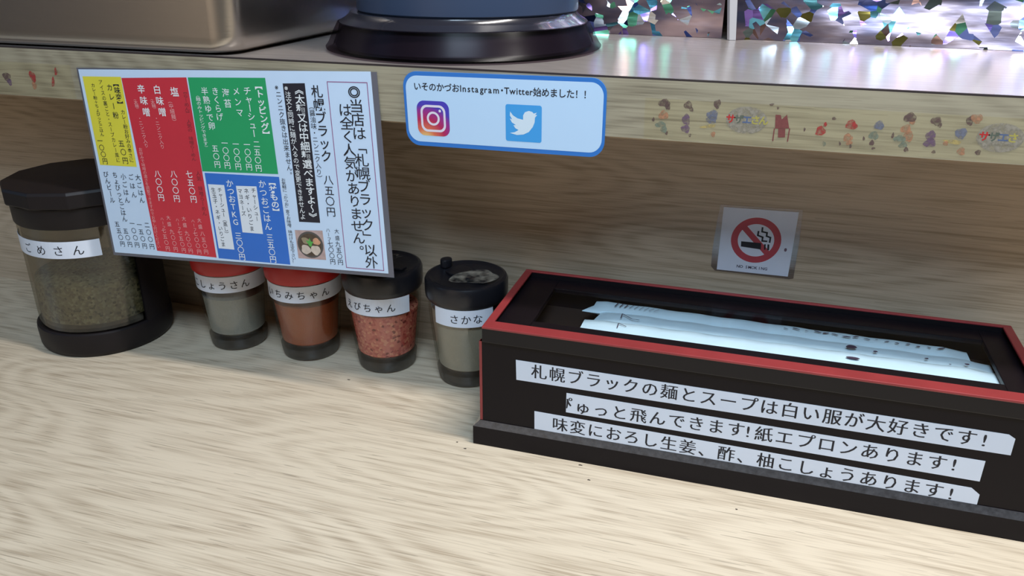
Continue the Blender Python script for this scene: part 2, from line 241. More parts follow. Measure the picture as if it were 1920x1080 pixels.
# ------------------------------------------------------------------ builders
ORI = {}
def link(name, data=None):
    o = bpy.data.objects.new(name, data); COL.objects.link(o); return o
def thing(name, label, cat, loc=(0, 0, 0), group=None):
    o = link(name); o.location = loc; o['label'] = label; o['category'] = cat
    if group: o['group'] = group
    ORI[o.name] = Vector(loc); return o
def tag(o, label, cat, group=None):
    o['label'] = label; o['category'] = cat
    if group: o['group'] = group
    return o
def obj(name, vf, m, parent=None, smooth=False, label=None, bevel=0, seg=2):
    """one mesh object; vertices are given in world metres and moved to the parent's origin"""
    verts, faces = vf[0], vf[1]
    org = ORI[parent.name] if parent is not None else None
    if org is None:
        vs = [Vector(v) for v in verts]
        lo = Vector([min(v[i] for v in vs) for i in range(3)]); hi = Vector([max(v[i] for v in vs) for i in range(3)])
        org = Vector(((lo.x+hi.x)/2, (lo.y+hi.y)/2, lo.z))
    me = bpy.data.meshes.new(name); me.from_pydata([Vector(v)-org for v in verts], [], faces)
    bm = bmesh.new(); bm.from_mesh(me)
    if bevel:
        bm.normal_update()
        ed = [e for e in bm.edges if len(e.link_faces) == 2 and e.calc_face_angle(0) > .5]
        bmesh.ops.bevel(bm, geom=ed, offset=bevel, segments=seg, affect='EDGES', profile=.5)
    if len(vf) < 3: bmesh.ops.recalc_face_normals(bm, faces=bm.faces)
    bm.to_mesh(me); bm.free()
    ms = m if isinstance(m, (list, tuple)) else [m]
    for k in ms: me.materials.append(k)
    if smooth:
        for p in me.polygons: p.use_smooth = True
        try: me.set_sharp_from_angle(angle=math.radians(40))
        except Exception: pass
    o = link(name, me)
    ORI[o.name] = org
    if parent is not None: o.parent = parent
    else: o.location = org
    if label: o['label'] = label
    return o
def box(x0, x1, y0, y1, z0, z1):
    v = [(x, y, z) for z in (z0, z1) for y in (y0, y1) for x in (x0, x1)]
    return v, [(0, 2, 3, 1), (4, 5, 7, 6), (0, 1, 5, 4), (2, 6, 7, 3), (0, 4, 6, 2), (1, 3, 7, 5)]
def join(*parts):
    V, Fs = [], []
    for v, f in [p[:2] for p in parts]:
        n = len(V); V += list(v); Fs += [tuple(i+n for i in q) for q in f]
    return V, Fs
def lathe(prof, cx, cy, n=64, a0=0., a1=360., z0=0.):
    """prof: (r,z) list; r=0 closes the ends"""
    full = abs(a1-a0-360) < 1e-6; k = n if full else n+1
    V, Fs = [], []; rows = []
    for r, z in prof:
        if r < 1e-7: rows.append([len(V)]); V.append((cx, cy, z+z0))
        else:
            rows.append(list(range(len(V), len(V)+k)))
            for i in range(k):
                a = math.radians(a0+(a1-a0)*i/n); V.append((cx+r*math.cos(a), cy+r*math.sin(a), z+z0))
    for A, B in zip(rows, rows[1:]):
        for i in range(n):
            j = (i+1) % k
            if len(A) == 1 and len(B) == 1: continue
            if len(A) == 1: Fs.append((A[0], B[j], B[i]))
            elif len(B) == 1: Fs.append((A[i], A[j], B[0]))
            else: Fs.append((A[i], A[j], B[j], B[i]))
    return V, Fs
def prism(pts, off0, off1, f):
    """closed prism from 2-D outline pts through mapping f(u,v,off)"""
    n = len(pts); V = [f(u, v, off0) for u, v in pts]+[f(u, v, off1) for u, v in pts]
    Fs = [tuple(range(n)), tuple(range(2*n-1, n-1, -1))]+[(i, i+n, (i+1) % n+n, (i+1) % n) for i in range(n)]
    return V, Fs
class Quad:
    """flat sheet given by its four corners; at(u,v,off) in mm"""
    def __init__(s, c, W_, H_):
        s.c = [Vector(k) for k in c]; s.W = W_; s.H = H_
        s.n = (s.c[3]-s.c[0]).cross(s.c[1]-s.c[0]).normalized()
        if s.n.y > 0: s.n = -s.n
    def at(s, u, v, off=0.):
        a = u/s.W; b = v/s.H; TL, TR, BR, BL = s.c
        return TL*(1-a)*(1-b)+TR*a*(1-b)+BR*a*b+BL*(1-a)*b+s.n*(off*.001)
# ---- glyphs
_gc = {}
_fc = bpy.data.curves.new('glyph_curve', 'FONT'); _fo = bpy.data.objects.new('glyph_curve', _fc); COL.objects.link(_fo)
_fc.resolution_u = 2
def glyph(ch, off=0.):
    k = (ch, round(off, 3))
    if k not in _gc:
        _fc.body = ch; _fc.offset = off
        bpy.context.view_layer.update()
        ev = _fo.evaluated_get(bpy.context.evaluated_depsgraph_get()); me = ev.to_mesh()
        _gc[k] = ([(v.co.x, v.co.y) for v in me.vertices], [tuple(p.vertices) for p in me.polygons]); ev.to_mesh_clear()
    return _gc[k]
ROT = 'ー（）【】「」《》〜'
def put(ch, u, v, size, off, f, rot=False, mincho=0., wide=1., slant=0.):
    """glyph centred at (u,v) (v downwards) mapped by f(u,v,layer)"""
    V, Fs = [], []
    vs, fs = glyph(ch, off)
    if not vs: return V, Fs
    cx, cy = (.5, .38)
    if ord(ch) < 256: cx = (min(p[0] for p in vs)+max(p[0] for p in vs))/2; cy = .36
    for k, dx in enumerate([0.] if not mincho else [-mincho, 0, mincho]):
        n = len(V)
        for x, y in vs:
            x = (x-cx+dx)*wide; y = y-cy
            if rot: x, y = (-y, -x) if ch in 'ー〜' else (y, -x)
            V.append(f(u+x*size, v-y*size, k*.01))
        Fs += [tuple(i+n for i in q) for q in fs]
    return V, Fs
def text_v(t, u0, v0, u1, v1, size, off, f):
    parts = []; n = len(t)
    pitch = math.hypot(u1-u0, v1-v0)/(n-1) if n > 1 else size
    tall = min(size, pitch*1.04); wide = min(1.35, size/tall)
    for i, ch in enumerate(t):
        if ch in '　 ': continue
        k = i/(n-1) if n > 1 else 0
        u = u0+(u1-u0)*k; v = v0+(v1-v0)*k
        if ch in '。、': u += size*.45; v -= size*.45
        parts.append(put(ch, u, v, tall, off, f, rot=ch in ROT, wide=1. if ch in ROT else wide))
    return join(*parts)
def text_h(t, p0, p1, size, off, f, mincho=0., adv=None):
    """p0,p1: centres of first and last glyph"""
    parts = []; n = len(t)
    if adv is None: adv = [1]*n
    cum = [0]
    for i in range(1, n): cum.append(cum[-1]+(adv[i-1]+adv[i])/2)
    for i, ch in enumerate(t):
        if ch in '　 ': continue
        k = cum[i]/cum[-1] if n > 1 else 0
        parts.append(put(ch, p0[0]+(p1[0]-p0[0])*k, p0[1]+(p1[1]-p0[1])*k, size, off, f, mincho=mincho))
    return join(*parts)
def bez_round(x0, y0, x1, y1, r, n=8):
    P = []
    for cx, cy, a in ((x1-r, y0+r, -90), (x1-r, y1-r, 0), (x0+r, y1-r, 90), (x0+r, y0+r, 180)):
        for i in range(n+1):
            t = math.radians(a+90*i/n); P.append((cx+r*math.cos(t), cy+r*math.sin(t)))
    return P
def ell(cx, cy, rx, ry, n=32, a=0., wob=0.):
    P = []
    for i in range(n):
        t = 2*math.pi*i/n; k = 1+wob*math.sin(3*t+cx*50)+wob*.6*math.sin(5*t+cy*90)
        x, y = rx*k*math.cos(t), ry*k*math.sin(t); P.append((cx+x*math.cos(a)-y*math.sin(a), cy+x*math.sin(a)+y*math.cos(a)))
    return P
def ring(outer, inner, off, f):
    n = len(outer); V = [f(u, v, off) for u, v in outer]+[f(u, v, off) for u, v in inner]
    return V, [(i, (i+1) % n, (i+1) % n+n, i+n) for i in range(n)]
def sheet(pts, off, f):
    return [f(u, v, off) for u, v in pts], [tuple(range(len(pts)))]
# ------------------------------------------------------------------ setting
def struct(name, vf, m, **k):
    o = obj(name, vf, m, **k); o['kind'] = 'structure'; return o
ZT, ZB, YS, YW = .2308, .1975, .45, .545
M_WALLR = mat('room_plaster', (.42, .36, .29), .8, noise=(3, .25))
M_DARKR = mat('room_dark', (.16, .13, .11), .7, noise=(4, .3))
struct('floor', box(-1.9, 1.9, -1.7, 2.0, -.78, -.75), M_DARKR)
struct('ceiling', box(-1.9, 1.9, -1.7, 2.0, 1.65, 1.68), M_WALLR)
struct('wall_front', box(-1.9, 1.9, -1.73, -1.7, -.75, 1.65), M_WALLR)
struct('wall_left', box(-1.93, -1.9, -1.7, 2.0, -.75, 1.65), mat('room_panel', (.07, .06, .055), .6, noise=(3, .4)))
struct('wall_right', box(1.9, 1.93, -1.7, 2.0, -.75, 1.65), M_WALLR)
struct('wall_kitchen', box(-1.9, 1.9, 2.0, 2.03, -.75, 1.65), M_WALLR)
struct('wall_back', box(-1.6, 1.6, YW, YW+.02, 0, ZB-.001), M_PANEL)
ct = thing('counter', 'pale oak-grained counter top in the foreground carrying the jars and the long box', 'counter', (0, .3, -.75))
obj('counter_top', box(-1.6, 1.6, .03, YW+.03, -.03, 0), M_COUNTER, ct, bevel=.002)
obj('counter_front', box(-1.58, 1.58, .10, .12, -.75, -.03), M_PANEL, ct)
for i_, (x_, y_) in enumerate([(-0.1636, 0.4149), (-0.1562, 0.4097), (-0.0821, 0.4142), (0.0124, 0.3992), (-0.0739, 0.401), (-0.2682, 0.4669)]):
    obj('stain', sheet(ell(x_, y_, .0007+.0003*(i_ % 3), .0006, 9, 0, .2), 0, lambda u, v, o: (u, v, .00008)), mat('stain_brown', (.06, .04, .03), .7), ct)
sh = thing('raised_shelf', 'raised wooden ledge with a glossy top and pale wood-grain edge above the jars', 'shelf', (0, .55, ZB))
obj('shelf_top', box(-1.6, 1.6, YS+.0004, .80, ZB+.001, ZT-.0006), M_SHELFTOP, sh)
obj('edge_band', box(-1.6, 1.6, YS-.0012, YS+.0004, ZB, ZT-.0012), M_BAND, sh)
obj('edge_seam', box(-1.6, 1.6, YS-.0010, YS+.0006, ZT-.0012, ZT-.0002), mat('seam_dark', (.03, .02, .02), .6), sh, label='thin dark seam along the top of the ledge')
obj('shelf_bottom', box(-1.6, 1.6, YS, .80, ZB-.001, ZB+.001), M_PANEL, sh)
# ------------------------------------------------------------------ small jars
def cone_map(cx, cy, rfun, a0, z0):
    """f(u mm along the arc, v mm down, layer) -> world, u measured from angle a0"""
    def f(u, v, off=0.):
        z = z0-v*.001; r = rfun(z)+(off+.0)*.001
        a = math.radians(a0)+u*.001/rfun(z0)
        return (cx+r*math.cos(a), cy+r*math.sin(a), z)
    return f
def wrap_label(parent, cx, cy, rfun, aL, aR, zt, zb, text, tL, tR, size, mname='label'):
    f0 = cone_map(cx, cy, rfun, aL, zt); R0 = rfun(zt)
    W_ = math.radians(aR-aL)*R0*1000; H_ = (zt-zb)*1000; n = 28
    V = []; Fs = []
    for off in (.15, .32):
        for j in range(2):
            for i in range(n+1): V.append(f0(W_*i/n, H_*j, off))
    k = n+1
    for i in range(n):
        Fs += [(i, i+1, i+1+k, i+k), (2*k+i, 2*k+i+k, 2*k+i+1+k, 2*k+i+1), (i, 2*k+i, 2*k+i+1, i+1), (k+i, k+i+1, 3*k+i+1, 3*k+i)]
    Fs += [(0, k, 3*k, 2*k), (n, 2*k+n, 3*k+n, k+n)]
    lb = obj(mname, (V, Fs), PAPER, parent, smooth=False)
    u0 = math.radians(tL-aL)*R0*1000; u1 = math.radians(tR-aL)*R0*1000
    fm = lambda u, v, off: f0(u, v, .40+off)
    obj('lettering', text_h(text, (u0, H_*.52), (u1, H_*.52), size, -.004, fm, mincho=.010), INK, lb)
    return lb
GLASS = clear('jar_glass', (.88, .89, .87), .09, .06)
GLASSB = clear('jar_glass_base', (.38, .35, .33), .16, .12)
REDP = mat('red_plastic', (.46, .022, .022), .35, bump=(150, .05))
C_PEP = mat('ground_pepper', (.34, .32, .29), .95, noise=(900, .18), bump=(1500, .4))
C_CHI = mat('ground_chili', (.40, .085, .022), .95, noise=(900, .2), bump=(1500, .4))
C_FIS = mat('fish_powder', (.37, .33, .27), .95, noise=(700, .1), bump=(1500, .3))
C_SHR = speckled('dried_shrimp_flakes', [(.5, (.86, .46, .40)), (.25, (.78, .35, .32)), (.17, (.92, .58, .47)), (.08, (.55, .18, .16))], 520)
C_FUR = speckled('rice_seasoning', [(.45, (.55, .54, .44)), (.25, (.46, .45, .38)), (.2, (.64, .63, .53)), (.1, (.28, .28, .22))], 520)
def seasoning_jar(k, cx, cy, rt, lidr, lidmat, cont, ctop, label, text, size, zlb=.052, zlt=.0655, lidz=.0812):
    t = thing('seasoning_jar', label, 'jar', (cx, cy, 0), 'seasoning jars in a row under the ledge')
    rb = .0214
    rf = lambda z: rb+(rt-rb)*min(1, max(0, (z-.002)/.052))**.85
    zs = [.004, .01, .016, .022, .03, .038, .046, .054, .062, .069]
    prof = [(0, .0005), (rb-.004, .0003), (rb-.001, .0010), (rb, .0026)]+[(rf(z), z) for z in zs]
    prof += [(rf(z)-.0017, z) for z in reversed(zs[2:])]+[(rf(.0125)-.0035, .0115), (0, .0105)]
    g = obj('glass_body', lathe(prof, cx, cy, 56), [GLASS, GLASSB], t, smooth=True)
    for p in g.data.polygons:
        if max(g.data.vertices[i].co.z for i in p.vertices) < .0125: p.material_index = 1
    ci = [(0, .0118), (rf(.013)-.0048, .0120), (rf(.016)-.0022, .0145)]+[(rf(z)-.0021, z) for z in (.02, .03, .04, .05) if z < ctop-.003]+[(rf(ctop)-.0021, ctop-.0015), (rf(ctop)-.006, ctop), (0, ctop+.0015)]
    obj('contents', lathe(ci, cx, cy, 40), cont, t, smooth=True)
    # screw lid with rolled rim, fine grip and a dished top
    lz = zlt+.0003
    lp = [(0, lz+.001), (rt+.0002, lz+.001), (rt+.0009, lz), (lidr-.0004, lz+.0012), (lidr, lz+.004), (lidr, lidz-.0028), (lidr-.0010, lidz-.0008), (lidr-.0030, lidz), (lidr-.0052, lidz-.0012), (lidr-.007, lidz-.0016), (0, lidz-.0012)]
    lid = obj('lid', lathe(lp, cx, cy, 64), lidmat, t, smooth=True)
    gr = []
    for i in range(60):
        a = 2*math.pi*i/60; ca, sa = math.cos(a), math.sin(a)
        if False: pass
    A = list(JAR_ANGLES[k])
    if k == 2: A[2] += 6
    wrap_label(t, cx, cy, rf, A[0], A[1], zlt-.0006, zlb, text, A[2], A[3], size)
    return t, lid
j, _ = seasoning_jar(0, -.3825, .4999, .0262, .0285, REDP, C_PEP, .046, 'glass jar of grey ground pepper with red lid, labelled こしょうさん', 'こしょうさん', 7.2)
j, _ = seasoning_jar(1, -.3184, .5016, .0270, .0290, REDP, C_CHI, .048, 'glass jar of orange-red chili powder with red lid, labelled いちみちゃん', 'いちみちゃん', 7.2)
j3, l3 = seasoning_jar(2, -.2530, .5020, .0276, .0296, BLACKP, C_SHR, .050, 'glass jar of pink dried shrimp flakes with black lid, labelled えびちゃん', 'えびちゃん', 7.0, zlb=.0505, zlt=.0645)
j4, l4 = seasoning_jar(3, -.1868, .5005, .0274, .0296, BLACKP, C_FIS, .060, 'glass jar of beige fish powder with dusty black lid, touching the long box', 'さかな', 7.4)
# flip-open spouts on the two black lids, with powder dust on the right-hand one
def flap(lidobj, cx, cy, deg):
    a = math.radians(deg); ca, sa = math.cos(a), math.sin(a)
    def f(u, v, off=0.): return (cx+(u*ca-v*sa)*.001, cy+(u*sa+v*ca)*.001, .0802+off*.001)
    V, Fs = prism([(-21, -3), (8, -9), (14, -8), (17, 0), (14, 8), (8, 9), (-21, 3)], 0, 1.5, f)
    obj('lid_flap', (V, Fs), BLACKP, lidobj, bevel=.0004)
    def g(u, v, off=0.): return (cx+(u*ca-v*sa)*.001, cy+(u*sa+v*ca)*.001, .0800+off*.001)
    V, Fs = prism(ell(22.5, 0, 3.8, 4.6, 20), 0, 6.5, g)
    obj('flap_tab', (V, Fs), BLACKP, lidobj, bevel=.001)
flap(l4, -.1868, .5005, 150); flap(l3, -.2530, .5020, 165)
DUST = bpy.data.materials.new('powder_dust'); DUST.use_nodes = True
_nt = DUST.node_tree; _b = _nt.nodes['Principled BSDF']; _b.inputs['Base Color'].default_value = (.34, .29, .23, 1); _b.inputs['Roughness'].default_value = .95
_tc = _nt.nodes.new('ShaderNodeTexCoord'); _n = _nt.nodes.new('ShaderNodeTexNoise'); _n.inputs['Scale'].default_value = 130; _n.inputs['Detail'].default_value = 4
_cr = _nt.nodes.new('ShaderNodeValToRGB'); _cr.color_ramp.elements[0].position = .36; _cr.color_ramp.elements[1].position = .72
_nt.links.new(_tc.outputs['Object'], _n.inputs['Vector']); _nt.links.new(_n.outputs['Fac'], _cr.inputs[0]); _nt.links.new(_cr.outputs[0], _b.inputs['Alpha'])
def dust(lidobj, cx, cy, pts, z):
    o = obj('powder_dust', sheet(pts, 0, lambda u, v, off: (cx+u*.001, cy+v*.001, z)), DUST, lidobj, label='pale powder dusted on the black lid'); o['kind'] = 'stuff'
dust(l4, -.1868, .5005, ell(8, -5, 17, 12, 28, .5, .10), .0819)
dust(l3, -.2530, .5020, ell(2, 13, 8, 5, 24, .2, .15), .0819)
# ------------------------------------------------------------------ big jar
bx, by = -.4952, .4823
bj = thing('storage_canister', 'large brown-framed canister of greenish rice seasoning at the left, labelled ごめさん', 'canister', (bx, by, 0))
obj('base', lathe([(0, 0), (.047, 0), (.0486, .0012), (.0496, .004), (.0500, .016), (.0496, .0188), (.0482, .0198), (.0455, .0192), (0, .0185)], bx, by, 80), BROWNP, bj, smooth=True)
g = obj('glass_body', lathe([(0, .0195), (.0455, .0196), (.0468, .021), (.0472, .03), (.0472, .104), (.0452, .104), (.0452, .023), (0, .0225)], bx, by, 72), clear('canister_glass', (.72, .70, .64), .14, .1), bj, smooth=True)
obj('contents', lathe([(0, .0232), (.040, .0236), (.0444, .026), (.0447, .052), (.0440, .0565), (.030, .060), (.012, .063), (0, .0605)], bx, by, 64), C_FUR, bj, smooth=True)
SF = (bx, by)
obj('side_frame', lathe([(.0490, .018), (.0490, .1045), (.0474, .1045), (.0474, .018), (.0490, .018)], bx, by, 36, -10, 120), BROWNP, bj, smooth=True, label='brown upright frame panel around the back of the glass')
lp = [(0, .1035), (.0478, .1035), (.0484, .1045), (.0486, .1185), (.0504, .1195), (.0512, .1210), (.0512, .1300), (.0500, .1322), (0, .1330)]
lidb = obj('lid', lathe(lp[:5], bx, by, 72), BROWNP, bj, smooth=True)
obj('lid_cap', lathe([(0, .1190)]+[(r*1.03, z) for r, z in lp[4:8]]+[(0, .1328)], bx, by, 12, 5, 365), BROWNP, lidb, bevel=.0006)
wrap_label(bj, bx, by, lambda z: .0473, BIG_ANGLES[0]-14, BIG_ANGLES[1]+1, .0945, .0815, 'ごめさん', BIG_ANGLES[2]+5, BIG_ANGLES[3]+1, 8.6)
# ------------------------------------------------------------------ chopstick box
X0, X1, YF, YB = -.1487, .1625, .4195, .5120
cb = thing('chopstick_box', 'long black and red lacquered chopstick box with three printed paper strips on its front', 'box', ((X0+X1)/2, (YF+YB)/2, 0))
# plinth with a chamfered top
V = []
for (x0, x1, y0, y1, z) in ((X0-.0045, X1+.0045, .4169, YB+.002, 0), (X0-.0045, X1+.0045, .4169, YB+.002, .0132), (X0-.0005, X1+.0005, YF-.0004, YB, .0172)):
    V += [(x0, y0, z), (x1, y0, z), (x1, y1, z), (x0, y1, z)]
Fs = [(3, 2, 1, 0), (8, 9, 10, 11)]+[(a+i, a+(i+1) % 4, a+4+(i+1) % 4, a+4+i) for a in (0, 4) for i in range(4)]
EDGE_HL = mat('highlight_lacquer_edge', (.055, .055, .06), .16, coat=1., noise=(300, .7), bump=(500, .3))  # lighter base colour paints the highlight along the plinth chamfer
pl = obj('plinth', (V, Fs), [LACQ, EDGE_HL], cb)
for p in pl.data.polygons:
    if .0135 < sum(pl.data.vertices[i].co.z for i in p.vertices)/4 < .0168: p.material_index = 1
t_ = .006; zl = .0733
obj('body', join(box(X0, X1, YF, YF+t_, .0172, zl), box(X0, X1, YB-t_, YB, .0172, zl), box(X0, X0+t_, YF+t_, YB-t_, .0172, zl), box(X1-t_, X1, YF+t_, YB-t_, .0172, zl), box(X0+t_, X1-t_, YF+t_, YB-t_, .0172, .02)), LACQ, cb)
for x in (X0,): obj('corner_trim', box(x-.0004 if x < 0 else x, x+.0013, YF-.0002, YF+.003, .0175, zl), REDL, cb, label='thin red trim on the front corner')
LX0, LX1, LYF, LYB, LZ = -.1466, .1590, .4169, .5140, .0847
LACG = mat('gloss_lacquer', (.007, .006, .008), .3, spec=.3)
lid = obj('lid_front', join(box(LX0, LX1, LYF, LYF+.004, .0740, LZ-.0004), box(LX0, LX1, LYB-.003, LYB, .0740, LZ-.0004), box(LX0, LX0+.003, LYF+.004, LYB-.003, .0740, LZ-.0004), box(LX1-.003, LX1, LYF+.004, LYB-.003, .0740, LZ-.0004)), LACG, cb, bevel=.0006)
lid.name = 'lid_rim'
fr, si = .0095, .0052
rr = .5
def topbar(x0, x1, y0, y1): return box(x0, x1, y0, y1, LZ-.0016, LZ)
obj('rim_top', join(topbar(LX0, LX1, LYF-.0002, LYF+fr), topbar(LX0, LX0+si, LYF+fr, LYB-.003), topbar(LX1-si, LX1, LYF+fr, LYB-.003), topbar(LX0, LX1, LYB-.003, LYB)), REDL, cb, bevel=.0005, label='red lacquered top edge of the lid')
wx0, wx1, wy0, wy1 = -.1215, .1412, .4425, .4965; lz0, lz1 = .0768, .0802
obj('lid_ledge', join(box(LX0+.003, wx0, LYF+.004, LYB-.003, lz0, lz1), box(wx1, LX1-.003, LYF+.004, LYB-.003, lz0, lz1), box(wx0, wx1, LYF+.004, wy0, lz0, lz1), box(wx0, wx1, wy1, LYB-.003, lz0, lz1)), LACQ, cb, bevel=.0005)
obj('window_pane', box(wx0-.001, wx1+.001, wy0-.001, wy1+.001, .0792, .0798), clear('acrylic_pane', (.97, .97, .97), .03, .1), cb, label='clear acrylic window in the lid')
obj('inner_tray', box(X0+t_, X1-t_, YF+t_, YB-t_, .0605, .0625), mat('dark_brown_lining', (.035, .022, .018), .6), cb)
fbox = lambda yo: (lambda u, v, off=0.: (u, yo-off*.001, v))
for k, s in enumerate(STRIPS):
    st = obj('paper_strip', prism(s['quad'], .05, .25, fbox(YF)), PAPER, cb)
    # peeling corners
    ff = lambda u, v, off: (u, YF-.00032-off*.00001*.4, -v)
    parts = [text_h(t, (a[0], -a[1]), (b[0], -b[1]), .0103, -.004, ff, mincho=.018) for t, a, b in s['t']]
    if k == 1:
        half = put('ぴ', PYU[0]-.0017, -PYU[1], .0103, -.004, ff, mincho=.018)
        bm = bmesh.new(); vs = [bm.verts.new(v) for v in half[0]]
        for q in half[1]:
            try: bm.faces.new([vs[i] for i in q])
            except ValueError: pass
        bmesh.ops.bisect_plane(bm, geom=bm.verts[:]+bm.edges[:]+bm.faces[:], plane_co=(PYU[0]-.0004, 0, 0), plane_no=(-1, 0, 0), clear_outer=True)
        bm.verts.index_update(); parts.append(([tuple(v.co) for v in bm.verts], [tuple(v.index for v in q.verts) for q in bm.faces])); bm.free()
    obj('lettering', join(*parts), INK, st)
# ------------------------------------------------------------------ chopsticks in paper sleeves (inside the box)
SLV = mat('sleeve_paper', (.62, .84, .97), .3, coat=.3, noise=(90, .04), bump=(160, .25))
WOODC = mat('chopstick_wood', (.62, .46, .27), .6, noise=(120, .15))
MARKM = mat('sleeve_print', (.05, .03, .06), .6)
def sleeve(x0, x1, yc, w, zc, h, tilt, label, curl=0.):
    t = thing('sleeved_chopsticks', label, 'chopsticks', ((x0+x1)/2, yc, zc-h/2), 'paper-sleeved chopsticks lying in the box')
    n, m_ = 34, 14; V = []; Fs = []
    for i in range(n+1):
        a = i/n; x = x0+(x1-x0)*a
        fl = min(1, min(a, 1-a)*14+.12)
        for q in range(m_):
            th = 2*math.pi*q/m_
            yy = math.cos(th)*w/2; zz = math.copysign(abs(math.sin(th))**.6, math.sin(th))*h/2*fl
            zz += .00025*math.sin(x*210+q*.8)*fl
            xx = x+(curl*(yy/w+.5) if i == 0 else 0)
            V.append((xx, yc+yy+tilt*(x-(x0+x1)/2), zc+zz))
    for i in range(n):
        for q in range(m_): Fs.append((i*m_+q, i*m_+(q+1) % m_, (i+1)*m_+(q+1) % m_, (i+1)*m_+q))
    Fs += [tuple(range(m_-1, -1, -1)), tuple(n*m_+q for q in range(m_))]
    s = obj('paper_sleeve', (V, Fs), SLV, t, smooth=True)
    return t, s
s1, b1 = sleeve(-.0935, .1450, .4520, .0270, .0748, .0058, 0, 'white paper chopstick sleeve nearest the front of the box')
s2, b2 = sleeve(-.0895, .1425, .4705, .0200, .0733, .0060, -.018, 'white paper chopstick sleeve in the middle of the pile', .004)
s3, b3 = sleeve(-.0990, .1330, .4872, .0170, .0728, .0060, -.025, 'greyish paper chopstick sleeve at the back with black brush marks', .010)
s4, b4 = sleeve(-.0800, .1395, .4600, .0400, .0675, .0070, .01, 'paper chopstick sleeve at the bottom of the pile')
for s_, zc, yc in ((s1, .0748, .4505), (s2, .0738, .4715), (s3, .0730, .4872)):
    for dy in (-.0032, .0032):
        obj('chopstick', box(-.070, .105, yc+dy-.0022, yc+dy+.0022, zc-.0016, zc+.0016), WOODC, s_, bevel=.0005)
zt1 = lambda y: .0748+.0029*max(0, 1-((y-.4505)/.01225)**2)**.3+.0004
def stroke(pts, w, z):
    parts = []
    for a, b in zip(pts, pts[1:]):
        d = Vector((b[0]-a[0], b[1]-a[1])); 
        if d.length < 1e-6: continue
        n = Vector((-d.y, d.x)).normalized()*w/2
        parts.append(([(a[0]-n.x, a[1]-n.y, z), (b[0]-n.x, b[1]-n.y, z), (b[0]+n.x, b[1]+n.y, z), (a[0]+n.x, a[1]+n.y, z)], [(0, 1, 2, 3)]))
    return join(*parts)
ZM = .0786
obj('printed_mark', stroke([(x, min(y, .4585)) for x, y in SLEEVE_MARKS['zig2']], .0006, ZM), MARKM, b1)
obj('printed_mark', sheet(ell(.066, .4535, .0038, .0014, 16), 0, lambda u, v, o: (u, v, ZM)), MARKM, b1)
obj('printed_mark', stroke(SLEEVE_MARKS['zig1'], .0006, .0782), MARKM, b2)
for p, r in SLEEVE_MARKS['spots']: obj('printed_mark', sheet(ell(p[0], p[1], r*.00022, r*.00016, 18, .2, .08), 0, lambda u, v, o: (u, v, .0782)), MARKM, b2)
br = []
for i in range(9): br.append(stroke([(-.078+i*.0032, .486), (-.0765+i*.0034, .4925-i*.0004)], .0007 if i < 3 else .0004, .0771))
for i in range(16):
    x = .03+i*.0058+random.uniform(-.001, .001); y = .4865-.025*(x-.02)+random.uniform(-.001, .001)
    br.append(sheet(ell(x, y, random.uniform(.0008, .0028), random.uniform(.0003, .0008), 12, random.uniform(-.5, .5), .1), 0, lambda u, v, o: (u, v, .0771)))
obj('brush_marks', join(*br), MARKM, b3)['kind'] = 'stuff'
# ------------------------------------------------------------------ menu sheet hung on the ledge
MQ = Quad(MENU_CORNERS, 216, 131)
ms = thing('menu_sheet', 'laminated Japanese menu sheet with yellow, red, green and blue blocks hanging from the ledge', 'menu', tuple(MQ.at(108, 131)))
obj('laminate', prism(MENU_LAMINATE, -.45, -.05, MQ.at), mat('laminate_plastic', (.13, .13, .16), .15, coat=.3), ms)
paper = obj('paper', prism([(0, 0), (216, 0), (216, 131), (0, 131)], .0, .15, MQ.at), mat('menu_paper', (.62, .77, .97), .35, noise=(60, .03)), ms)
BK = {'yellow': (.78, .70, .06), 'red': (.62, .035, .055), 'green': (.02, .36, .13), 'blue': (.035, .17, .62), 'black': (.018, .018, .03)}
for k, c in BK.items():
    obj('colour_block', sheet(MENU_PANELS[k], .20, MQ.at), mat('print_'+k, c, .35, noise=(40, .06)), ms, label=k+' block of the menu')
for k in ('white_a', 'white_b'): obj('white_note', sheet(MENU_PANELS[k], .24, MQ.at), mat('print_note', (.78, .83, .90), .4), ms)
fr4 = MENU_PANELS['frame']; cx_ = sum(p[0] for p in fr4)/4; cy_ = sum(p[1] for p in fr4)/4
inn = [(cx_+(p[0]-cx_)*(1-.5/13.6), cy_+(p[1]-cy_)*(1-.5/61.5)) for p in fr4]
obj('border_line', ring(fr4, inn, .22, MQ.at), mat('print_purple', (.32, .10, .24), .5), ms, label='thin purple frame')
ph = MENU_PANELS['photo']; pu = sum(p[0] for p in ph)/4; pv = sum(p[1] for p in ph)/4
pp = obj('food_picture', sheet(ph, .20, MQ.at), mat('print_tray', (.50, .36, .34), .5, noise=(300, .3)), ms, label='small printed picture of a bowl of noodles')
obj('bowl', sheet(ell(pu, pv, 9.6, 9.4), .22, MQ.at), mat('print_bowl', (.10, .09, .085), .5), pp)
obj('broth', sheet(ell(pu, pv, 8.3, 8.0), .23, MQ.at), mat('print_broth', (.09, .06, .04), .5, noise=(500, .5)), pp)
for u, v, a, b_, c in ((-3.6, 3.6, 3.6, 3.3, (.62, .52, .44)), (3.6, 3.6, 3.5, 3.4, (.66, .55, .46)), (4.8, -2.6, 2.8, 2.4, (.66, .34, .20)), (-3.2, -2.8, 3.0, 2.2, (.32, .26, .16))):
    obj('topping', sheet(ell(pu+u, pv+v, a, b_, 18, .3, .08), .245, MQ.at), mat('print_top%.2f' % c[1], c, .5, noise=(400, .3)), pp)
